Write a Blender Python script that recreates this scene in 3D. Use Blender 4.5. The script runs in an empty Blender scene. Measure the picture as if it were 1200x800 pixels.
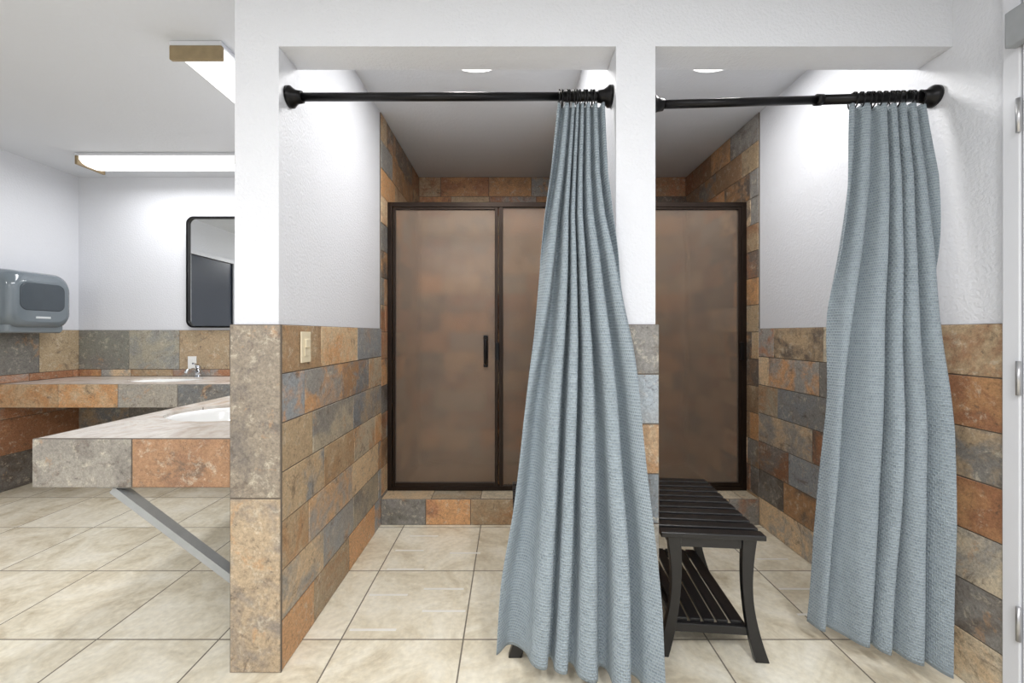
import bpy, bmesh, math, random
from mathutils import Vector, Matrix, noise as mnoise
R = random.Random(7)
scn = bpy.context.scene
try:
    scn.view_settings.view_transform = 'Standard'
except Exception: pass

def lin(c):
    c=c/255.0
    return c/12.92 if c<=0.04045 else ((c+0.055)/1.055)**2.4
def S(r,g,b): return (lin(r),lin(g),lin(b),1.0)

# ------------------------------------------------------------ materials
def newmat(name):
    m=bpy.data.materials.new(name); m.use_nodes=True
    nt=m.node_tree; b=nt.nodes['Principled BSDF']
    return m,nt,b
def N(nt,t,**kw):
    n=nt.nodes.new(t)
    for k,v in kw.items():
        if k.startswith('i_'): n.inputs[k[2:].replace('_',' ')].default_value=v
        else: setattr(n,k,v)
    return n
def L(nt,a,b): nt.links.new(a,b)
def mixc(nt,fac,a,b,bt='MIX'):
    n=nt.nodes.new('ShaderNodeMix'); n.data_type='RGBA'; n.blend_type=bt
    for sock,val in ((0,fac),(6,a),(7,b)):
        if hasattr(val,'is_output'): nt.links.new(val,n.inputs[sock])
        else: n.inputs[sock].default_value=val
    return n.outputs[2]
def ramp(nt,fac,stops):
    n=nt.nodes.new('ShaderNodeValToRGB')
    e=n.color_ramp.elements
    while len(e)<len(stops): e.new(0.5)
    for el,(p,c) in zip(e,stops):
        el.position=p; el.color=c
    nt.links.new(fac,n.inputs[0]); return n.outputs[0]
def bump(nt,b,h,strength,dist=0.01):
    n=nt.nodes.new('ShaderNodeBump'); n.inputs['Strength'].default_value=strength; n.inputs['Distance'].default_value=dist
    nt.links.new(h,n.inputs['Height']); nt.links.new(n.outputs[0],b.inputs['Normal']); return n
def objco(nt):
    return nt.nodes.new('ShaderNodeTexCoord').outputs['Object']

def plain(name,col,rough=0.5,metal=0.0,var=0.06,scale=12,bstr=0.0,bscale=200,coat=0):
    m,nt,b=newmat(name)
    co=objco(nt)
    n=N(nt,'ShaderNodeTexNoise',i_Scale=scale,i_Detail=4.0); L(nt,co,n.inputs['Vector'])
    c1=tuple(max(0,x*(1-var)) for x in col[:3])+(1,); c2=tuple(min(1,x*(1+var)) for x in col[:3])+(1,)
    L(nt,mixc(nt,n.outputs[0],c1,c2),b.inputs['Base Color'])
    b.inputs['Roughness'].default_value=rough; b.inputs['Metallic'].default_value=metal
    b.inputs['Coat Weight'].default_value=coat
    if bstr>0:
        n2=N(nt,'ShaderNodeTexNoise',i_Scale=bscale,i_Detail=3.0); L(nt,co,n2.inputs['Vector'])
        bump(nt,b,n2.outputs[0],bstr,0.004)
    return m

M_paint=plain('wall_paint',S(222,224,229),0.5,var=0.015,scale=3,bstr=0.7,bscale=95)
M_ceil=plain('ceiling_paint',S(217,220,225),0.7,var=0.02,scale=2,bstr=0.5,bscale=60)
M_trim=plain('trim_paint',S(222,224,229),0.35,var=0.01)
M_black=plain('black_metal',S(22,21,22),0.32,0.6,var=0.1)
M_bwood=plain('black_wood',S(28,27,28),0.3,0.0,var=0.2,scale=20,bstr=0.1,bscale=60)
M_bronze=plain('bronze_frame',S(48,38,32),0.35,0.75,var=0.15)
M_chrome=plain('chrome',S(205,208,212),0.12,1.0,var=0.03)
M_steel=plain('galvanised_steel',S(165,168,170),0.4,0.4,var=0.12,scale=30)
M_porc=plain('porcelain',S(238,238,236),0.12,var=0.01,coat=0.5)
M_ivory=plain('ivory_plastic',S(226,214,186),0.35,var=0.02)
M_whitepl=plain('white_plastic',S(235,235,232),0.35,var=0.02)
M_grout=plain('grout',S(104,95,85),0.85,var=0.12,scale=40)
M_wood=plain('fixture_end_wood',S(150,132,100),0.5,var=0.3,scale=25)
M_strip=plain('strip_vinyl',S(232,229,222),0.35,var=0.04)
M_disp=plain('dispenser_smoke_plastic',S(108,118,125),0.15,var=0.10,scale=6,coat=0.6)
M_disp2=plain('dispenser_dark_plastic',S(70,78,85),0.2,var=0.1)
M_disp3=plain('dispenser_grey_plastic',S(122,131,137),0.25,var=0.05)
M_mark=plain('plain_mark',S(205,210,212),0.4,var=0.02)
M_door2=plain('dark_door_paint',S(34,42,58),0.3,var=0.08)
M_hinge=plain('hinge_metal',S(190,190,192),0.3,0.8,var=0.05)

def emis(name,col,st):
    m,nt,b=newmat(name)
    b.inputs['Base Color'].default_value=(0.8,0.8,0.8,1)
    co=objco(nt); w=N(nt,'ShaderNodeTexNoise',i_Scale=2.0); L(nt,co,w.inputs['Vector'])
    L(nt,mixc(nt,w.outputs[0],col,tuple(x*0.96 for x in col[:3])+(1,)),b.inputs['Emission Color'])
    b.inputs['Emission Strength'].default_value=st
    return m
M_lens=emis('fluorescent_lens',(1,0.99,0.97,1),1.4)
M_can=emis('downlight_lens',(1,0.98,0.95,1),3.0)

# slate
def slate():
    m,nt,b=newmat('slate_tile')
    co=objco(nt)
    a1=N(nt,'ShaderNodeAttribute',attribute_name='tcol'); a2=N(nt,'ShaderNodeAttribute',attribute_name='tcol2')
    mul=N(nt,'ShaderNodeMath',operation='MULTIPLY'); L(nt,a1.outputs['Alpha'],mul.inputs[0]); mul.inputs[1].default_value=60
    def nz(scale,detail,dist,add,rough=0.6):
        ad=N(nt,'ShaderNodeMath',operation='ADD'); L(nt,mul.outputs[0],ad.inputs[0]); ad.inputs[1].default_value=add
        n=nt.nodes.new('ShaderNodeTexNoise'); n.noise_dimensions='4D'
        n.inputs['Scale'].default_value=scale; n.inputs['Detail'].default_value=detail; n.inputs['Distortion'].default_value=dist; n.inputs['Roughness'].default_value=rough
        L(nt,co,n.inputs['Vector']); L(nt,ad.outputs[0],n.inputs['W']); return n.outputs[0]
    n1=nz(6,10,0.6,0,0.68); n2=nz(22,10,0.5,9,0.8); n3=nz(90,8,0,3,0.9); n4=nz(9,10,1.3,31,0.78); n5=nz(8,9,0.8,47,0.75)
    f1=ramp(nt,n1,[(0.46,(0,0,0,1)),(0.58,(0.9,0.9,0.9,1))])
    c=mixc(nt,f1,a1.outputs['Color'],a2.outputs['Color'])
    f6=ramp(nt,n5,[(0.58,(0,0,0,1)),(0.64,(0.55,0.55,0.55,1))])
    c=mixc(nt,f6,c,S(190,148,106))
    f4=ramp(nt,n4,[(0.55,(0,0,0,1)),(0.63,(0.7,0.7,0.7,1))])
    c=mixc(nt,f4,c,S(98,84,73))
    f2=ramp(nt,n2,[(0.54,(0,0,0,1)),(0.61,(0.55,0.55,0.55,1))])
    c=mixc(nt,f2,c,S(206,196,176))
    f5=ramp(nt,n2,[(0.35,(0.75,0.75,0.75,1)),(0.43,(0,0,0,1))])
    c=mixc(nt,f5,c,S(72,65,60))
    f3=ramp(nt,n3,[(0.35,(0.55,0.55,0.55,1)),(0.65,(1.5,1.5,1.5,1))])
    c=mixc(nt,1.0,c,f3,'MULTIPLY')
    L(nt,c,b.inputs['Base Color']); b.inputs['Roughness'].default_value=0.38
    ad=N(nt,'ShaderNodeMath',operation='ADD'); L(nt,n2,ad.inputs[0]); L(nt,n3,ad.inputs[1])
    bump(nt,b,ad.outputs[0],0.45,0.006)
    return m
M_slate=slate()

def gridtile(name,cols,grout,w,h,ox,oy,mort,rough,bs=0.3,vein=None):
    m,nt,b=newmat(name)
    co=objco(nt)
    mp=N(nt,'ShaderNodeMapping'); mp.inputs['Location'].default_value=(ox,oy,0); L(nt,co,mp.inputs['Vector'])
    br=nt.nodes.new('ShaderNodeTexBrick'); br.offset=0.0; br.squash=1.0
    br.inputs['Color1'].default_value=(0,0,0,1); br.inputs['Color2'].default_value=(1,1,1,1); br.inputs['Mortar'].default_value=(0.5,0.5,0.5,1)
    br.inputs['Scale'].default_value=1.0; br.inputs['Mortar Size'].default_value=mort; br.inputs['Mortar Smooth'].default_value=0.1
    br.inputs['Brick Width'].default_value=w; br.inputs['Row Height'].default_value=h; br.inputs['Bias'].default_value=0
    L(nt,mp.outputs[0],br.inputs['Vector'])
    tobw=N(nt,'ShaderNodeRGBToBW'); L(nt,br.outputs['Color'],tobw.inputs[0])
    mul=N(nt,'ShaderNodeMath',operation='MULTIPLY'); L(nt,tobw.outputs[0],mul.inputs[0]); mul.inputs[1].default_value=30
    n=nt.nodes.new('ShaderNodeTexNoise'); n.noise_dimensions='4D'; n.inputs['Scale'].default_value=3.6; n.inputs['Detail'].default_value=9; n.inputs['Distortion'].default_value=1.1;n.inputs['Roughness'].default_value=0.68
    L(nt,co,n.inputs['Vector']); L(nt,mul.outputs[0],n.inputs['W'])
    c=ramp(nt,n.outputs[0],[(0.33,cols[0]),(0.45,cols[1]),(0.54,cols[2]),(0.66,cols[3])])
    n2=nt.nodes.new('ShaderNodeTexNoise'); n2.inputs['Scale'].default_value=45; n2.inputs['Detail'].default_value=5; L(nt,co,n2.inputs['Vector'])
    f3=ramp(nt,n2.outputs[0],[(0.3,(0.9,0.9,0.9,1)),(0.7,(1.06,1.06,1.06,1))])
    c=mixc(nt,1.0,c,f3,'MULTIPLY')
    c=mixc(nt,br.outputs['Fac'],c,grout)
    L(nt,c,b.inputs['Base Color'])
    rr=N(nt,'ShaderNodeMapRange'); L(nt,br.outputs['Fac'],rr.inputs[0]); rr.inputs[3].default_value=rough; rr.inputs[4].default_value=0.85
    L(nt,rr.outputs[0],b.inputs['Roughness'])
    inv=N(nt,'ShaderNodeMath',operation='SUBTRACT'); inv.inputs[0].default_value=1; L(nt,br.outputs['Fac'],inv.inputs[1])
    bump(nt,b,inv.outputs[0],bs,0.003)
    return m
T=0.46
M_floor=gridtile('floor_tile',[S(196,183,158),S(221,212,190),S(232,225,206),S(240,235,220)],S(118,110,98),T,T,0.177+T*20,-1.59+T*20,0.003,0.2)
M_ctop=gridtile('counter_top_tile',[S(182,166,152),S(206,196,185),S(218,211,203),S(200,182,166)],S(150,142,132),0.31,0.31,0.955+0.31*20,-1.47+0.31*20,0.0025,0.22)
M_showerfloor=gridtile('shower_floor_tile',[S(140,120,95),S(160,140,110),S(175,155,125),S(180,165,140)],S(110,100,88),0.05,0.05,0,0,0.003,0.5)

def frosted():
    m,nt,b=newmat('obscure_glass')
    co=objco(nt)
    b.inputs['Base Color'].default_value=S(228,208,188)
    b.inputs['Transmission Weight'].default_value=0.88
    b.inputs['Roughness'].default_value=0.18
    b.inputs['IOR'].default_value=1.33
    v=N(nt,'ShaderNodeTexVoronoi',i_Scale=130.0); L(nt,co,v.inputs['Vector'])
    bump(nt,b,v.outputs[0],0.2,0.003)
    return m
M_glass=frosted()
m,nt,b=newmat('mirror_glass'); M_mirror=m
nz=N(nt,'ShaderNodeTexNoise',i_Scale=1.0); L(nt,objco(nt),nz.inputs['Vector'])
L(nt,mixc(nt,nz.outputs[0],(0.86,0.88,0.88,1),(0.88,0.9,0.9,1)),b.inputs['Base Color'])
b.inputs['Metallic'].default_value=1; b.inputs['Roughness'].default_value=0.02

def curtainmat():
    m,nt,b=newmat('waffle_fabric')
    uv=nt.nodes.new('ShaderNodeTexCoord').outputs['UV']
    br=nt.nodes.new('ShaderNodeTexBrick'); br.offset=0.5
    br.inputs['Color1'].default_value=(0,0,0,1); br.inputs['Color2'].default_value=(0.4,0.4,0.4,1); br.inputs['Mortar'].default_value=(1,1,1,1)
    br.inputs['Scale'].default_value=1.0; br.inputs['Mortar Size'].default_value=0.0026; br.inputs['Mortar Smooth'].default_value=0.8
    br.inputs['Brick Width'].default_value=0.016; br.inputs['Row Height'].default_value=0.010; br.inputs['Bias'].default_value=0
    L(nt,uv,br.inputs['Vector'])
    h=N(nt,'ShaderNodeRGBToBW'); L(nt,br.outputs['Color'],h.inputs[0])
    n=N(nt,'ShaderNodeTexNoise',i_Scale=5.0,i_Detail=4.0); L(nt,uv,n.inputs['Vector'])
    sep=N(nt,'ShaderNodeSeparateXYZ'); L(nt,uv,sep.inputs[0])
    hem=N(nt,'ShaderNodeMath',operation='LESS_THAN'); L(nt,sep.outputs[1],hem.inputs[0]); hem.inputs[1].default_value=0.03
    c=mixc(nt,h.outputs[0],S(132,145,154),S(164,176,184))
    c=mixc(nt,hem.outputs[0],c,S(147,159,167))
    f=ramp(nt,n.outputs[0],[(0.3,(0.96,0.96,0.96,1)),(0.7,(1.04,1.04,1.04,1))])
    c=mixc(nt,1.0,c,f,'MULTIPLY')
    L(nt,c,b.inputs['Base Color']); b.inputs['Roughness'].default_value=0.75
    b.inputs['Sheen Weight'].default_value=0.1
    ad=N(nt,'ShaderNodeMath',operation='MULTIPLY_ADD'); L(nt,n.outputs[0],ad.inputs[0]); ad.inputs[1].default_value=2.0; L(nt,h.outputs[0],ad.inputs[2])
    bump(nt,b,ad.outputs[0],0.9,0.004)
    return m
M_curt=curtainmat()

# ------------------------------------------------------------ geometry helpers
def link(name,me,mats,parent=None,smooth=False):
    o=bpy.data.objects.new(name,me)
    for mm in (mats if isinstance(mats,(list,tuple)) else [mats]): me.materials.append(mm)
    scn.collection.objects.link(o)
    if parent: o.parent=parent
    if smooth:
        for p in me.polygons: p.use_smooth=True
    return o
def empty(name):
    e=bpy.data.objects.new(name,None); e.empty_display_size=0.05; scn.collection.objects.link(e); return e
class B:
    def __init__(s): s.bm=bmesh.new(); s.mi=0
    def box(s,x0,x1,y0,y1,z0,z1,mi=None,M=None):
        vs=[s.bm.verts.new(p) for p in [(x0,y0,z0),(x1,y0,z0),(x1,y1,z0),(x0,y1,z0),(x0,y0,z1),(x1,y0,z1),(x1,y1,z1),(x0,y1,z1)]]
        if M is not None:
            for v in vs: v.co=M@v.co
        for f in [(0,3,2,1),(4,5,6,7),(0,1,5,4),(1,2,6,5),(2,3,7,6),(3,0,4,7)]:
            fc=s.bm.faces.new([vs[i] for i in f]); fc.material_index=mi or 0
        return vs
    def tube(s,pts,r,seg=16,mi=0,cap=True):
        rings=[]
        n=len(pts); pts=[Vector(p) for p in pts]
        rr=r if isinstance(r,(list,tuple)) else [r]*n
        up=None
        for i,p in enumerate(pts):
            d=(pts[min(i+1,n-1)]-pts[max(i-1,0)]).normalized()
            if up is None:
                up=Vector((0,0,1)) if abs(d.z)<0.9 else Vector((1,0,0))
            a=d.cross(up).normalized(); bb=a.cross(d).normalized(); up=bb
            rings.append([s.bm.verts.new(p+rr[i]*(math.cos(2*math.pi*k/seg)*a+math.sin(2*math.pi*k/seg)*bb)) for k in range(seg)])
        for i in range(n-1):
            for k in range(seg):
                f=s.bm.faces.new([rings[i][k],rings[i][(k+1)%seg],rings[i+1][(k+1)%seg],rings[i+1][k]]); f.material_index=mi; f.smooth=True
        if cap:
            for rg in (rings[0],rings[-1]):
                f=s.bm.faces.new(rg); f.material_index=mi
    def torus(s,c,R_,r,axis='x',seg=20,sg=8,mi=0,sq=1.0):
        rings=[]
        for i in range(seg):
            a=2*math.pi*i/seg
            rg=[]
            for k in range(sg):
                bb=2*math.pi*k/sg
                rad=R_+r*math.cos(bb)
                p=(r*math.sin(bb),rad*math.cos(a),rad*math.sin(a)*sq)
                if axis=='z': p=(p[1],p[2],p[0])
                if axis=='y': p=(p[1],p[0],p[2])
                rg.append(s.bm.verts.new((c[0]+p[0],c[1]+p[1],c[2]+p[2])))
            rings.append(rg)
        for i in range(seg):
            for k in range(sg):
                f=s.bm.faces.new([rings[i][k],rings[(i+1)%seg][k],rings[(i+1)%seg][(k+1)%sg],rings[i][(k+1)%sg]]); f.smooth=True; f.material_index=mi
    def done(s,name,mats,parent=None,bevel=0,seg=2,M=None):
        bmesh.ops.recalc_face_normals(s.bm,faces=s.bm.faces)
        me=bpy.data.meshes.new(name); s.bm.to_mesh(me); s.bm.free()
        o=link(name,me,mats,parent)
        if M is not None: o.matrix_world=M
        if bevel:
            md=o.modifiers.new('bev','BEVEL'); md.width=bevel; md.segments=seg; md.limit_method='ANGLE'; md.angle_limit=math.radians(40)
            md.harden_normals=False
        return o
def box(name,x0,x1,y0,y1,z0,z1,mat,parent=None,bevel=0,seg=2):
    b=B(); b.box(x0,x1,y0,y1,z0,z1); return b.done(name,mat,parent,bevel,seg)

GRAY=(142,139,134); BLUE=(138,142,145); TAN=(192,168,136); ORG=(188,144,102); RUST=(158,112,82); DARK=(106,96,88); BEI=(192,179,156); GRN=(142,138,126)
PAL_MIX=[GRAY,BLUE,TAN,TAN,ORG,ORG,RUST,BEI,GRAY,ORG]
PAL_GRAY=[GRAY,GRAY,BLUE,GRN,(150,144,132),DARK]
PAL_SH=[GRAY,ORG,RUST,TAN,DARK,(150,120,92)]
def tiles(name,plane,c,sgn,u0,u1,z0,z1,rh,tl,pal,seed,parent=None,stag=True,gap=0.004,thick=0.010,vary=True,cols=None):
    """plane 'x': face at x=c, u along y ; plane 'y': face at y=c, u along x ; 'z': u along x, v along y.
       wall surface at c, tile front at c+sgn*thick"""
    rr=random.Random(seed)
    me=bpy.data.meshes.new(name); bm=bmesh.new()
    l1=bm.loops.layers.float_color.new('tcol'); l2=bm.loops.layers.float_color.new('tcol2')
    def P(u,v,d):
        if plane=='x': return (c+sgn*d,u,v)
        if plane=='y': return (u,c+sgn*d,v)
        return (u,v,c+sgn*d)
    def slab(a,b_,e,f,d,ins,c1,c2,sd,mi):
        vs=[bm.verts.new(P(x,y,0.0002)) for x,y in((a,e),(b_,e),(b_,f),(a,f))]
        vs+=[bm.verts.new(P(x,y,d-ins)) for x,y in((a,e),(b_,e),(b_,f),(a,f))]
        vs+=[bm.verts.new(P(x,y,d)) for x,y in((a+ins,e+ins),(b_-ins,e+ins),(b_-ins,f-ins),(a+ins,f-ins))]
        fs=[]
        for i in range(4):
            j=(i+1)%4
            fs.append((vs[i],vs[j],vs[4+j],vs[4+i])); fs.append((vs[4+i],vs[4+j],vs[8+j],vs[8+i]))
        fs.append((vs[8],vs[9],vs[10],vs[11]))
        fs.append((vs[3],vs[2],vs[1],vs[0]))
        for q in fs:
            ff=bm.faces.new(q); ff.material_index=mi
            for lp in ff.loops:
                lp[l1]=(lin(c1[0]),lin(c1[1]),lin(c1[2]),sd); lp[l2]=(lin(c2[0]),lin(c2[1]),lin(c2[2]),sd)
    slab(u0,u1,z0,z1,thick-0.003,0.0005,GRAY,GRAY,0,1)
    nr=max(1,round((z1-z0)/rh)); rh=(z1-z0)/nr
    ci=0
    for r in range(nr):
        zt=z1-r*rh; zb=zt-rh
        off=rr.uniform(0.15,0.95)*tl if stag else tl
        u=u0; ln=off
        while u<u1-0.01:
            e=min(u+ln,u1)
            if u1-e<0.04: e=u1
            c1=rr.choice(pal); c2=rr.choice(pal)
            if cols and ci<len(cols): c1,c2=cols[ci]
            ci+=1
            j=rr.uniform(0.86,1.16)
            c1=tuple(min(255,x*j) for x in c1); c2=tuple(min(255,x*j) for x in c2)
            slab(u+gap/2,e-gap/2,zb+gap/2,zt-gap/2,thick+(rr.uniform(-0.001,0.001) if vary else 0),0.0015,c1,c2,rr.random(),0)
            u=e; ln=tl*(rr.uniform(0.75,1.1) if stag else 1)
    bmesh.ops.recalc_face_normals(bm,faces=bm.faces)
    bm.to_mesh(me); bm.free()
    return link(name,me,[M_slate,M_grout],parent)

# ------------------------------------------------------------ room dims
H=2.49; CAM=1.15; YF=1.441; XL=-3.70; XR=1.51; YB=3.62; YR=-2.2
PL0,PL1=-0.94,-0.79      # left partition
PM0,PM1=0.361,0.495      # divider
TT=1.182                 # tile top
fl=box('floor',XL-0.1,XR+0.1,YR-0.1,YB+0.1,-0.1,0,M_floor)
ce=box('ceiling',XL-0.1,XR+0.1,YR-0.1,YB+0.1,H,H+0.1,M_ceil)
wb=box('wall_back',XL-0.1,XR+0.1,YB,YB+0.1,0,H,M_paint)
wf=box('wall_front',XL-0.1,XR+0.1,YR-0.1,YR,0,H,M_paint)
DLa,DLb=1.58,2.33
b=B(); b.box(XL-0.1,XL,YR,DLa,0,H); b.box(XL-0.1,XL,DLb,YB,0,H); b.box(XL-0.1,XL,DLa,DLb,2.08,H)
wl=b.done('wall_left',M_paint)
DRa,DRb=0.40,1.239
b=B(); b.box(XR,XR+0.1,YR,DRa,0,H); b.box(XR,XR+0.1,DRb,YB,0,H); b.box(XR,XR+0.1,DRa,DRb,2.16,H)
wr=b.done('wall_right',M_paint)
wp=box('wall_partition',PL0,PL1,YF,YB,0,H,M_paint)
wd=box('wall_divider',PM0,PM1,YF,YB,0,H,M_paint)
b=B(); b.box(PL1+0.0001,PM0-0.0001,YF,YF+0.128,2.13,H); b.box(PM1+0.0001,XR-0.0001,YF,YF+0.128,2.13,H)
wh=b.done('wall_header',M_paint)

# tiles
SHY=2.555
tiles('pillar_front_tile','y',YF,-1,PL0-0.012,PL1+0.012,0,TT,0.59,0.3,[GRAY],3,wp,stag=False,gap=0.005,cols=[((152,140,124),(122,114,106)),((160,142,118),(124,116,108))])
tiles('partition_stall_tile','x',PL1,1,YF,SHY,0,TT,0.169,0.42,[GRAY,BLUE,TAN,TAN,ORG,ORG,TAN,BEI,GRAY,(178,146,112)],24,wp)
tiles('partition_vanity_tile','x',PL0,-1,YF,YB,0,TT,0.59,0.3,PAL_GRAY,5,wp,stag=False)
tiles('partition_shower_tile','x',PL1,1,SHY,YB,0.0,H-0.001,0.169,0.36,PAL_SH,8,wp)
tiles('divider_front_tile','y',YF,-1,PM0-0.008,PM1+0.01,0,TT,0.169,0.3,[BLUE,GRAY,ORG,BLUE],9,wd,stag=False,
      cols=[(GRAY,DARK),((142,150,156),BLUE),(ORG,TAN),((138,146,152),BLUE),((144,140,132),GRAY),(BLUE,GRAY),(TAN,GRAY)])
tiles('divider_left_tile','x',PM0,-1,YF,SHY,0,TT,0.169,0.40,PAL_MIX,10,wd)
tiles('divider_right_tile','x',PM1,1,YF,SHY,0,TT,0.169,0.40,PAL_MIX,11,wd)
tiles('divider_shower_left_tile','x',PM0,-1,SHY,YB,0,H-0.001,0.169,0.36,PAL_SH,12,wd)
tiles('divider_shower_right_tile','x',PM1,1,SHY,YB,0,H-0.001,0.169,0.36,PAL_SH,13,wd)
tiles('right_stall_tile','x',XR,-1,DRb+0.046,SHY,0,TT,0.169,0.42,PAL_MIX+[RUST,DARK],26,wr)
tiles('right_shower_tile','x',XR,-1,SHY,YB,0,H-0.001,0.169,0.36,PAL_SH,15,wr)
tiles('back_shower_tile_left','y',YB,-1,PL1+0.01,PM0-0.01,0,H-0.001,0.169,0.42,PAL_SH,16,wb)
tiles('back_shower_tile_right','y',YB,-1,PM1+0.01,XR-0.01,0,H-0.001,0.169,0.42,PAL_SH,17,wb)
# vanity area walls
CT=0.787; CB=0.617
tiles('back_splash_strip','y',YB,-1,XL+0.01,PL0-0.01,CT,CT+0.06,0.06,0.33,[ORG,TAN,RUST,GRAY],30,wb)
tiles('back_splash_tile','y',YB,-1,XL+0.01,PL0-0.01,CT+0.06,TT,0.34,0.43,[(150,148,140),GRAY,GRN,(150,140,125)],31,wb,stag=False,cols=[((150,150,140),GRAY),((146,146,140),(165,158,140)),(TAN,(180,160,130))])
tiles('back_lower_tile','y',YB,-1,XL+0.01,PL0-0.01,0,CB,0.3,0.43,PAL_MIX,32,wb,stag=False)
tiles('left_splash_strip','x',XL,1,2.45,YB,CT,CT+0.06,0.06,0.33,[ORG,TAN,RUST,GRAY],33,wl)
tiles('left_splash_tile','x',XL,1,2.45,YB,CT+0.06,TT,0.34,0.43,[(150,148,140),GRAY,(180,160,130)],36,wl,stag=False)
tiles('left_lower_tile','x',XL,1,2.45,YB,0,CT,0.262,0.6,[RUST,DARK,ORG,GRAY],37,wl,stag=False)

# curb
CZ=0.155
for nm,(a,c_) in (('l',(PL1+0.01,PM0-0.01)),('r',(PM1+0.01,XR-0.01))):
    o=box('shower_curb' ,a+0.001,c_-0.001,SHY-0.005,SHY+0.21,0.0,CZ-0.01,M_grout)
    tiles('curb_front','y',SHY-0.005,-1,a+0.001,c_-0.001,0.0,CZ,0.155,0.27,[GRAY,ORG,TAN,RUST],40 if nm=='l' else 43,o,stag=False,cols=[(GRAY,(110,108,100)),(ORG,RUST),(TAN,ORG)] if nm=='l' else None)
    tiles('curb_top','z',CZ-0.01,1,a+0.001,c_-0.001,SHY-0.012,SHY+0.21,0.222,0.3,[BEI,TAN,(170,160,140)],44,o,stag=False)
    box('shower_floor',a+0.001,c_-0.001,SHY+0.212,YB-0.012,0.001,0.04,M_showerfloor)

# ------------------------------------------------------------ shower doors
def shower_door(x0,x1,leaf0,leaf1,handle_x,yc=2.70):
    e=empty('shower_door')
    z0,z1=CZ+0.001,1.985
    b=B()
    fw=0.028
    b.box(x0,x0+fw,yc-0.022,yc+0.022,z0,z1); b.box(x1-fw,x1,yc-0.022,yc+0.022,z0,z1)
    b.box(x0+fw,x1-fw,yc-0.022,yc+0.022,z1-0.03,z1); b.box(x0+fw,x1-fw,yc-0.022,yc+0.022,z0,z0+0.028)
    for xm in (leaf0-0.03,leaf1):
        if x0+0.05<xm<x1-0.05: b.box(xm+0.002,xm+0.028,yc-0.02,yc+0.02,z0+0.028,z1-0.03)
    b.done('frame',M_bronze,e,bevel=0.002)
    b=B(); lz0,lz1=z0+0.034,z1-0.036; lw=0.02
    b.box(leaf0+0.003,leaf0+lw,yc-0.034,yc-0.008,lz0,lz1); b.box(leaf1-lw-0.003,leaf1-0.003,yc-0.034,yc-0.008,lz0,lz1)
    b.box(leaf0+lw,leaf1-lw-0.003,yc-0.034,yc-0.008,lz0,lz0+lw); b.box(leaf0+lw,leaf1-lw-0.003,yc-0.034,yc-0.008,lz1-lw*0.7,lz1)
    b.done('leaf_frame',M_bronze,e,bevel=0.002)
    box('leaf_glass',leaf0+lw,leaf1-lw-0.003,yc-0.024,yc-0.018,lz0+lw,lz1-lw*0.7,M_glass,e)
    if leaf0-x0>0.1: box('fixed_glass',x0+fw,leaf0-0.028,yc-0.003,yc+0.003,z0+0.028,z1-0.03,M_glass,e)
    if x1-leaf1>0.1: box('fixed_glass',leaf1+0.028,x1-fw,yc-0.003,yc+0.003,z0+0.028,z1-0.03,M_glass,e)
    b=B(); hz=1.04
    b.tube([(handle_x,yc-0.04,hz-0.08),(handle_x,yc-0.065,hz-0.07),(handle_x,yc-0.065,hz+0.07),(handle_x,yc-0.04,hz+0.08)],0.011,12)
    b.box(handle_x-0.014,handle_x+0.014,yc-0.042,yc-0.034,hz-0.1,hz+0.1)
    b.box(leaf1-0.018,leaf1+0.004,yc-0.052,yc-0.034,hz-0.055,hz+0.055)
    b.done('handle',M_black,e,bevel=0.002)
    return e
shower_door(PL1+0.011,PM0-0.011,PL1+0.045,-0.075,-0.155)
shower_door(PM1+0.011,XR-0.011,0.70,XR-0.045,0.79)

# ------------------------------------------------------------ rods and rings
def rod(x0,x1,y,z0,z1,split,rings,collar=True):
    e=empty('shower_curtain_rod')
    f=lambda x:z0+(z1-z0)*(x-x0)/(x1-x0)
    b=B()
    b.tube([(x0+0.004,y,f(x0)),(split,y,f(split))],0.0145,20)
    b.tube([(split,y,f(split)),(x1-0.004,y,f(x1))],0.0165,20)
    if collar: b.tube([(split-0.012,y,f(split)),(split+0.01,y,f(split))],0.019,20)
    for xa,s in ((x0,1),(x1,-1)):
        b.tube([(xa+s*0.001,y,f(xa)),(xa+s*0.012,y,f(xa)),(xa+s*0.018,y,f(xa)),(xa+s*0.03,y,f(xa)),(xa+s*0.05,y,f(xa))],[0.037,0.037,0.031,0.023,0.020],28)
    b.done('rod',M_black,e)
    b=B()
    for x in rings:
        z=f(x)-0.008
        b.torus((x,y,z),0.0235,0.0022,'x',sq=1.25)
        for k in range(4): 
            a=math.radians(50+k*27); b.torus((x,y+0.023*math.cos(a),z+0.028*math.sin(a)),0.002,0.0025,'y',8,6)
    b.done('rings',M_black,e)
    return e
def spread(a,b_,n): return [a+(b_-a)*i/(n-1)+R.uniform(-0.004,0.004) for i in range(n)]
rod(PL1,PM0,1.505,1.993,1.995,0.19,spread(0.175,0.30,11),False)
rod(PM1,XR,1.505,1.965,1.995,1.10,spread(1.225,1.455,12))

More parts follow.
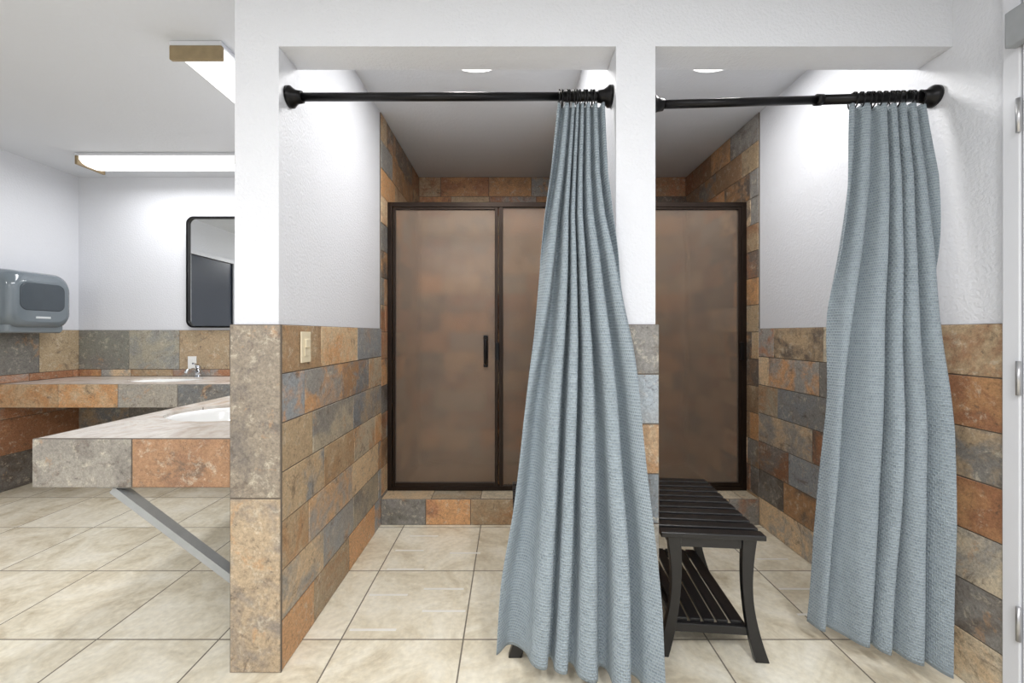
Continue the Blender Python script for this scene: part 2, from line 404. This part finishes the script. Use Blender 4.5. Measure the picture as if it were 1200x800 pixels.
# ------------------------------------------------------------ curtains
def interp(tab,z):
    tab=sorted(tab)
    if z<=tab[0][0]: return tab[0][1:]
    for a,b_ in zip(tab,tab[1:]):
        if z<=b_[0]:
            t=(z-a[0])/(b_[0]-a[0])
            return tuple(a[i]+(b_[i]-a[i])*t for i in range(1,len(a)))
    return tab[-1][1:]
def curtain(tab,ntop,nbot,seed,W,top,bot,ph=0.0,amps=(0.018,0.055),lift=0.0):
    NU,NV=560,150
    me=bpy.data.meshes.new('shower_curtain'); bm=bmesh.new(); uvl=bm.loops.layers.uv.new('UVMap')
    grid=[]
    for j in range(NV+1):
        v=j/NV; row=[]
        z=top+(bot-top)*v
        xl,xr,yl,yr=interp(tab,z)
        k=max(0,min(1,v/0.6)); k=k*k*(3-2*k)
        nf=ntop+(nbot-ntop)*k
        amp=amps[0]+(amps[1]-amps[0])*min(1,v*1.3)**0.8
        lam=(xr-xl)/nf/(2*math.pi)
        for i in range(NU+1):
            u=i/NU
            uu=u+0.045*math.sin(2*math.pi*1.1*u+seed)+0.018*math.sin(2*math.pi*2.3*u+seed*2.1+1.0*v)*(0.4+v)
            q=2*math.pi*nf*(uu-0.5)+ph+0.35*math.sin(2.2*v+seed)
            mod=0.85+0.55*mnoise.noise(Vector((u*3.5,seed,v*1.1)))
            mod=max(0.35,mod)
            y=yl+(yr-yl)*u+amp*mod*(math.cos(q)+0.12*math.cos(2*q+v))*0.85
            edge=min(1,min(u,1-u)*8)
            x=xl+(xr-xl)*u+edge*lam*(0.42*math.sin(2*q)*min(1,mod)-0.40*math.sin(q))
            x+=0.010*mnoise.noise(Vector((u*3,v*4,seed+3)))*(0.3+v)
            y+=0.008*mnoise.noise(Vector((u*7+4,v*5,seed)))*(0.3+v)
            zz=z+lift*(1-u)**2*v*v
            if v<0.02: zz=z-0.005*(0.5+0.5*math.cos(q))
            row.append(bm.verts.new((x,y,zz)))
        grid.append(row)
    for j in range(NV):
        for i in range(NU):
            f=bm.faces.new([grid[j][i],grid[j+1][i],grid[j+1][i+1],grid[j][i+1]]); f.smooth=True
            for lp,(a,b_) in zip(f.loops,((i,j),(i,j+1),(i+1,j+1),(i+1,j))):
                lp[uvl].uv=(a/NU*W,(1-b_/NV)*(top-bot))
    bm.to_mesh(me); bm.free()
    o=link('shower_curtain',me,M_curt)
    md=o.modifiers.new('sol','SOLIDIFY'); md.thickness=0.0016
    return o
tabL=[(1.97,0.168,0.335,1.50,1.50),(1.70,0.142,0.330,1.475,1.45),(1.55,0.12,0.335,1.46,1.40),(1.41,0.105,0.350,1.45,1.355),(1.12,0.078,0.385,1.44,1.34),(0.84,0.041,0.412,1.43,1.33),(0.55,0.010,0.436,1.41,1.315),(0.32,-0.022,0.455,1.405,1.305),(0.06,-0.045,0.466,1.405,1.295)]
curtain(tabL,7.5,5.1,3,1.35,1.966,0.06,0.4,(0.018,0.052),0.045)
tabR=[(1.97,1.20,1.475,1.50,1.50),(1.70,1.185,1.465,1.50,1.455),(1.41,1.175,1.445,1.51,1.42),(1.12,1.158,1.43,1.52,1.40),(0.84,1.14,1.422,1.53,1.38),(0.55,1.125,1.405,1.54,1.365),(0.09,1.105,1.375,1.56,1.345)]
curtain(tabR,6.5,4.3,8,1.35,1.964,0.08,1.5,(0.02,0.045))

# ------------------------------------------------------------ bench
def bench(cx,cy,ang,W=0.36,D=0.60):
    e=empty('shower_bench')
    e.location=(cx,cy,0); e.rotation_euler=(0,0,ang)
    HT=0.45
    b=B(); n=10; sd=D/n
    for i in range(n):
        y0=-D/2+i*sd
        b.box(-W/2,W/2,y0+0.008,y0+sd-0.008,HT-0.018,HT)
    b.done('top_slats',M_bwood,e,bevel=0.003)
    b=B()
    for s in (-1,1):
        b.box(s*(W/2-0.045)-0.011,s*(W/2-0.045)+0.011,-D/2+0.05,D/2-0.05,HT-0.058,HT-0.018)
        b.box(-W/2+0.056,W/2-0.056,s*(D/2-0.04)-0.01,s*(D/2-0.04)+0.01,HT-0.058,HT-0.018)
        b.box(s*(W/2-0.06)-0.009,s*(W/2-0.06)+0.009,-D/2+0.05,D/2-0.05,0.085,0.115)
        b.box(-W/2+0.045,W/2-0.045,s*(D/2-0.045)-0.009,s*(D/2-0.045)+0.009,0.085,0.115)
    b.done('rails',M_bwood,e,bevel=0.002)
    b=B(); m=5; sw=(W-0.12)/m
    for i in range(m):
        x0=-W/2+0.06+i*sw
        b.box(x0+0.005,x0+sw-0.005,-D/2+0.05,D/2-0.05,0.115,0.127)
    b.done('shelf_slats',M_bwood,e,bevel=0.002)
    k=0
    for sx in (-1,1):
        for sy in (-1,1):
            k+=1; b=B(); prev=None
            for i in range(15):
                t=i/14; z=(HT-0.018)*(1-t)
                cxx=sx*(W/2-0.048+0.014*math.sin(t*math.pi)*-1+0.042*t**2.2); hw=0.017+0.007*abs(2*t-1)**1.5
                yy=sy*(D/2-0.035); hd=0.013
                ring=[b.bm.verts.new(p) for p in ((cxx-hw,yy-hd,z),(cxx+hw,yy-hd,z),(cxx+hw,yy+hd,z),(cxx-hw,yy+hd,z))]
                if prev:
                    for q in range(4):
                        b.bm.faces.new((prev[q],prev[(q+1)%4],ring[(q+1)%4],ring[q]))
                else: b.bm.faces.new(ring)
                prev=ring
            b.bm.faces.new(prev)
            b.done('leg_%d'%k,M_bwood,e,bevel=0.003)
    return e
bench(0.735,1.765,math.radians(-5.0),0.355,0.6)
bench(0.173,1.745,0,0.325,0.54)

# ------------------------------------------------------------ counters
def ellcut(ob,cx,cy,rx,ry,zt):
    b=B(); n=64
    lo=[b.bm.verts.new((cx+rx*math.cos(2*math.pi*i/n),cy+ry*math.sin(2*math.pi*i/n),zt-0.4)) for i in range(n)]
    hi=[b.bm.verts.new((v.co.x,v.co.y,zt+0.1)) for v in lo]
    for i in range(n): b.bm.faces.new((lo[i],lo[(i+1)%n],hi[(i+1)%n],hi[i]))
    b.bm.faces.new(lo); b.bm.faces.new(hi)
    c=b.done('cut',M_grout)
    md=ob.modifiers.new('b','BOOLEAN'); md.operation='DIFFERENCE'; md.object=c; md.solver='EXACT'
    dg=bpy.context.evaluated_depsgraph_get()
    me=bpy.data.meshes.new_from_object(ob.evaluated_get(dg)); ob.modifiers.remove(md); ob.data=me
    bpy.data.objects.remove(c)
def sink(cx,cy,rx,ry,zt,parent):
    b=B(); n=64
    prof=[(1.03,-0.03),(1.03,-0.014),(0.985,-0.012),(0.955,-0.018),(0.93,-0.035),(0.90,-0.07),(0.80,-0.115),(0.6,-0.14),(0.3,-0.152),(0.08,-0.155)]
    rings=[[b.bm.verts.new((cx+rx*s*math.cos(2*math.pi*i/n),cy+ry*s*math.sin(2*math.pi*i/n),zt+dz)) for i in range(n)] for s,dz in prof]
    for a,c in zip(rings,rings[1:]):
        for i in range(n):
            f=b.bm.faces.new((a[i],a[(i+1)%n],c[(i+1)%n],c[i])); f.smooth=True
    b.bm.faces.new(rings[-1])
    b.done('sink_basin',M_porc,parent)
    b=B(); b.tube([(cx,cy,zt-0.155),(cx,cy,zt-0.15)],0.02,16); b.done('drain',M_chrome,parent)
def faucet(x,y,z,d,parent):
    b=B(); dx,dy=d
    b.tube([(x,y,z),(x,y,z+0.008)],0.03,20); b.tube([(x,y,z),(x,y,z+0.07)],[0.022,0.019],20)
    b.tube([(x,y,z+0.045),(x+dx*0.06,y+dy*0.06,z+0.07),(x+dx*0.12,y+dy*0.12,z+0.065),(x+dx*0.135,y+dy*0.135,z+0.05)],[0.015,0.013,0.012,0.011],16)
    b.tube([(x,y,z+0.07),(x,y,z+0.09),(x,y,z+0.10)],[0.02,0.021,0.012],20)
    b.tube([(x,y,z+0.092),(x+dx*0.03,y+dy*0.03,z+0.11),(x+dx*0.06,y+dy*0.06,z+0.118)],[0.009,0.008,0.007],12)
    b.done('faucet',M_chrome,parent)
van=empty('vanity_counter')
X0n,X1n=-1.655,PL0-0.012
near=box('counter_slab',X0n+0.011,X1n,YF+0.03,3.04,CB,CT,M_ctop,van)
far=box('counter_slab_rear',XL+0.012,X1n,3.052,YB-0.012,CB,CT,M_ctop,van)
ellcut(near,-1.29,1.97,0.275,0.22,CT); ellcut(far,-2.73,3.35,0.27,0.17,CT)
sink(-1.29,1.97,0.275,0.22,CT,van); sink(-2.73,3.35,0.27,0.17,CT,van)
faucet(-0.99,1.97,CT,(-1,0),van); faucet(-2.62,3.545,CT,(0,-1),van)
tiles('counter_front_tile','y',YF+0.03,-1,X0n,X1n-0.001,CB,CT,0.17,0.345,[GRAY,RUST],51,van,stag=False,cols=[((164,158,148),(142,136,128)),((158,122,92),(138,104,80))])
tiles('counter_side_tile','x',X0n+0.011,-1,YF+0.031,3.04,CB,CT,0.17,0.345,PAL_MIX,52,van,stag=False)
tiles('rear_counter_edge','y',3.052,-1,XL+0.012,X0n,CB,CT,0.17,0.43,PAL_MIX,53,van,stag=False,cols=[(ORG,TAN),(ORG,TAN),((148,142,132),GRAY),(GRAY,BLUE),(ORG,GRAY)])
def strut(name,y):
    p0=Vector((-1.40,y,CB)); p1=Vector((PL0-0.012,y,0.28))
    b=B(); d=(p1-p0); Ln=d.length; ang=math.atan2(d.z,d.x)
    M=Matrix.Translation(p0)@Matrix.Rotation(-ang,4,'Y')
    b.box(0.01,Ln-0.02,-0.02,0.02,-0.004,0.004,M=M); b.box(0.01,Ln-0.02,-0.02,-0.016,-0.022,-0.004,M=M)
    b.box(p0.x-0.05,p0.x+0.06,y-0.02,y+0.02,CB-0.007,CB-0.001)
    b.box(p1.x-0.007,p1.x-0.001,y-0.02,y+0.02,0.22,0.33)
    b.done(name,M_steel,van)
strut('brace_1',1.50); strut('brace_2',2.7)

# outlet plates / switch
def plate_y(x,y,z,mat,name='electrical_outlet'):
    b=B(); b.box(x-0.036,x+0.036,y-0.006,y-0.0005,z-0.058,z+0.058)
    b.box(x-0.017,x+0.017,y-0.009,y-0.006,z+0.008,z+0.04); b.box(x-0.017,x+0.017,y-0.009,y-0.006,z-0.04,z-0.008)
    b.done(name,mat,None,bevel=0.002)
plate_y(-2.715,YB-0.0115,0.90,M_whitepl)
b=B(); xs=PL1+0.0118; ys=1.60; zs=1.10
b.box(xs,xs+0.006,ys-0.036,ys+0.036,zs-0.058,zs+0.058)
b.box(xs+0.006,xs+0.009,ys-0.017,ys+0.017,zs-0.034,zs+0.034)
b.box(xs+0.009,xs+0.013,ys-0.015,ys+0.015,zs-0.002,zs+0.03)
b.done('light_switch',M_ivory,None,bevel=0.002)

# mirror
def rrect(cx,cz,w,h,r,n=8):
    pts=[]
    for (sx,sz,a0) in ((1,1,0),(-1,1,90),(-1,-1,180),(1,-1,270)):
        for i in range(n+1):
            a=math.radians(a0+90*i/n)
            pts.append((cx+sx*(w/2-r)+r*math.cos(a),cz+sz*(h/2-r)+r*math.sin(a)))
    return pts
e=empty('wall_mirror')
mx,mz,mw,mh=-2.455,1.675,0.60,0.945; yb=YB-0.002
b=B(); o_=rrect(mx,mz,mw,mh,0.06); i_=rrect(mx,mz,mw-0.03,mh-0.03,0.048); n=len(o_)
A=[b.bm.verts.new((p[0],yb,p[1])) for p in o_]; Bv=[b.bm.verts.new((p[0],yb-0.03,p[1])) for p in o_]
C=[b.bm.verts.new((p[0],yb-0.03,p[1])) for p in i_]; D=[b.bm.verts.new((p[0],yb-0.012,p[1])) for p in i_]
for a,c in ((A,Bv),(Bv,C),(C,D)):
    for k in range(n): b.bm.faces.new((a[k],a[(k+1)%n],c[(k+1)%n],c[k]))
b.bm.faces.new(A)
b.done('frame',M_black,e)
b=B(); b.bm.faces.new([b.bm.verts.new((p[0],yb-0.0125,p[1])) for p in i_]); b.done('glass',M_mirror,e)

# paper towel dispenser on left wall
e=empty('paper_towel_dispenser')
def loft(name,secs,mat,parent,x0):
    b=B(); prev=None
    for (xx,yc,zc,w,h,r) in secs:
        ring=[b.bm.verts.new((xx,p[0],p[1])) for p in rrect(yc,zc,w,h,r)]
        if prev:
            m=len(ring)
            for k in range(m):
                f=b.bm.faces.new((prev[k],prev[(k+1)%m],ring[(k+1)%m],ring[k])); f.smooth=True
        else: b.bm.faces.new(ring)
        prev=ring
    b.bm.faces.new(prev)
    return b.done(name,mat,parent)
yc=3.13; x0=XL+0.0015
loft('cover',[(x0,yc,1.405,0.43,0.42,0.05),(x0+0.06,yc,1.405,0.43,0.42,0.06),(x0+0.17,yc,1.40,0.43,0.41,0.08),(x0+0.205,yc,1.395,0.42,0.39,0.09),(x0+0.228,yc,1.39,0.39,0.35,0.09),(x0+0.238,yc,1.385,0.34,0.29,0.08)],M_disp,e,x0)
loft('window',[(x0+0.2385,yc,1.42,0.30,0.20,0.05),(x0+0.2405,yc,1.42,0.29,0.19,0.05)],M_disp2,e,x0)
loft('base',[(x0,yc,1.19,0.38,0.07,0.02),(x0+0.17,yc,1.19,0.38,0.07,0.02),(x0+0.195,yc,1.195,0.35,0.06,0.02)],M_disp3,e,x0)
b=B(); b.box(x0+0.2385,x0+0.2405,yc-0.05,yc+0.05,1.262,1.277,0); b.done('mark',M_mark,e,bevel=0.0005)

# ------------------------------------------------------------ light fixtures
def fixture(x0,x1,y0,y1,power,axis):
    e=empty('fluorescent_ceiling_light')
    zc=H-0.001
    b=B(); b.box(x0,x1,y0,y1,zc-0.02,zc); b.done('housing',M_trim,e,bevel=0.003)
    b=B()
    if axis=='y':
        b.box(x0,x1,y0,y0+0.02,zc-0.085,zc-0.0201); b.box(x0,x1,y1-0.02,y1,zc-0.085,zc-0.0201)
        ix0,ix1,iy0,iy1=x0+0.012,x1-0.012,y0+0.021,y1-0.021
    else:
        b.box(x0,x0+0.02,y0,y1,zc-0.085,zc-0.0201); b.box(x1-0.02,x1,y0,y1,zc-0.085,zc-0.0201)
        ix0,ix1,iy0,iy1=x0+0.021,x1-0.021,y0+0.012,y1-0.012
    b.done('end_caps',M_wood,e,bevel=0.004)
    b=B(); prof=[(0,-0.02),(0.0,-0.045),(0.12,-0.066),(0.3,-0.075),(0.7,-0.075),(0.88,-0.066),(1,-0.045),(1,-0.02)]
    ra=[];rb=[]
    for t,dz in prof:
        if axis=='y':
            xx=ix0+(ix1-ix0)*t; ra.append(b.bm.verts.new((xx,iy0,zc+dz))); rb.append(b.bm.verts.new((xx,iy1,zc+dz)))
        else:
            yy=iy0+(iy1-iy0)*t; ra.append(b.bm.verts.new((ix0,yy,zc+dz))); rb.append(b.bm.verts.new((ix1,yy,zc+dz)))
    m=len(prof)
    for k in range(m-1): b.bm.faces.new((ra[k],ra[k+1],rb[k+1],rb[k]))
    b.bm.faces.new(ra); b.bm.faces.new(rb)
    b.done('lens',M_lens,e)
    ld=bpy.data.lights.new('tube_light','AREA'); ld.shape='RECTANGLE'; ld.size=(x1-x0)*0.9; ld.size_y=(y1-y0)*0.9
    ld.energy=power; ld.color=(0.99,0.99,1.0)
    lo=bpy.data.objects.new('tube_light',ld); scn.collection.objects.link(lo); lo.parent=e
    lo.location=((x0+x1)/2,(y0+y1)/2,zc-0.09)
fixture(-1.56,-1.32,1.93,3.13,16,'y')
fixture(-3.22,-2.02,3.12,3.34,9,'x')
fixture(-0.75,-0.51,-1.3,-0.1,41,'y')  # added fixture, unseen behind the camera, to light the stalls from the front
fixture(0.45,0.69,-1.3,-0.1,41,'y')  # second added fixture behind the camera, unseen, more front light
fixture(-2.9,-2.66,-0.9,0.3,30,'y')  # added out of view as fill light for the left of the room
def can(x,y,power):
    e=empty('recessed_downlight')
    b=B(); b.tube([(x,y,H-0.001),(x,y,H-0.006)],0.17,48); b.done('trim_ring',M_trim,e)
    b=B(); b.tube([(x,y,H-0.0065),(x,y,H-0.012)],[0.16,0.15],48); b.done('lens',M_can,e)
    ld=bpy.data.lights.new('disc_light','AREA'); ld.shape='DISK'; ld.size=0.28; ld.energy=power; ld.color=(1,0.985,0.96)
    lo=bpy.data.objects.new('disc_light',ld); scn.collection.objects.link(lo); lo.parent=e; lo.location=(x,y,H-0.016)
can(-0.17,1.995,12); can(1.00,1.995,9.5)

# ------------------------------------------------------------ doors & trim
e=empty('door_1')
b=B()
b.box(XR-0.016,XR+0.1,DRb-0.0,DRb+0.045,0,2.21); b.box(XR-0.016,XR+0.1,DRa-0.05,DRa,0,2.21); b.box(XR-0.016,XR+0.1,DRa,DRb,2.16,2.21)
tr=b.done('trim_1',M_trim,e,bevel=0.003)
b=B(); b.box(XR-0.012,XR+0.028,DRa+0.003,DRb-0.004,0.008,2.155)
for z0,z1 in ((0.2,0.95),(1.1,1.95)):
    b.box(XR-0.015,XR-0.012,DRa+0.12,DRb-0.12,z0,z1)
b.done('leaf',M_trim,e,bevel=0.002)
b=B()
for z in (0.30,1.02,1.79):
    b.tube([(XR-0.022,DRb-0.002,z-0.05),(XR-0.022,DRb-0.002,z+0.05)],0.006,12)
    b.box(XR-0.0175,XR-0.0162,DRb+0.001,DRb+0.006,z-0.045,z+0.045)
b.done('hinges',M_hinge,e)
b=B(); b.box(XR-0.05,XR-0.017,DRb-0.14,DRb+0.010,1.99,2.095); b.box(XR-0.04,XR-0.026,DRb-0.35,DRb-0.14,2.06,2.075); b.done('closer',M_steel,e,bevel=0.004)
b=B(); b.tube([(XR-0.012,DRa+0.07,1.0),(XR-0.03,DRa+0.07,1.0),(XR-0.045,DRa+0.07,1.0),(XR-0.06,DRa+0.07,1.0)],[0.012,0.012,0.026,0.02],20); b.done('knob',M_chrome,e)
e=empty('door_2')
b=B(); b.box(XL-0.1,XL+0.014,DLa-0.05,DLa,0,2.13); b.box(XL-0.1,XL+0.014,DLb,DLb+0.05,0,2.13); b.box(XL-0.1,XL+0.014,DLa,DLb,2.08,2.13)
b.done('trim_2',M_trim,e,bevel=0.003)
b=B(); b.box(XL-0.05,XL-0.01,DLa+0.003,DLb-0.003,0.008,2.075); b.done('leaf',M_door2,e,bevel=0.002)
b=B(); b.tube([(XL-0.01,DLb-0.07,1.0),(XL+0.03,DLb-0.07,1.0),(XL+0.045,DLb-0.07,1.0),(XL+0.06,DLb-0.07,1.0)],[0.012,0.012,0.026,0.02],20); b.done('knob',M_chrome,e)

# ------------------------------------------------------------ anti-slip strips on floor
def fp(px,py):
    y=CAM*495/(py-391); return ((px-598)/495*y,y)
b=B()
for px,py,ln in ((497,628,0.16),(480,645,0.15),(545,648,0.16),(475,667,0.18),(520,690,0.18),(455,697,0.17),(520,716,0.18),(437,738,0.18),
                 (885,628,0.12),(905,655,0.16),(935,690,0.17),(960,720,0.18)):
    x,y=fp(px,py); x=min(x,1.48-ln/2)
    b.box(x-ln/2,x+ln/2,y-0.006,y+0.006,0.0005,0.0014)
b.done('anti_slip_strips',M_strip)

# ------------------------------------------------------------ world & camera
w=bpy.data.worlds.new('world'); scn.world=w; w.use_nodes=True
w.node_tree.nodes['Background'].inputs[0].default_value=(0.8,0.85,0.9,1); w.node_tree.nodes['Background'].inputs[1].default_value=0.3
cam=bpy.data.cameras.new('camera'); co=bpy.data.objects.new('camera',cam); scn.collection.objects.link(co)
cam.sensor_width=36; cam.lens=495/1200*36; cam.sensor_fit='HORIZONTAL'; cam.clip_start=0.02
cam.shift_y=-9/1200; cam.shift_x=2/1200
co.location=(0,0,CAM); co.rotation_euler=(math.radians(90),0,0)
scn.camera=co
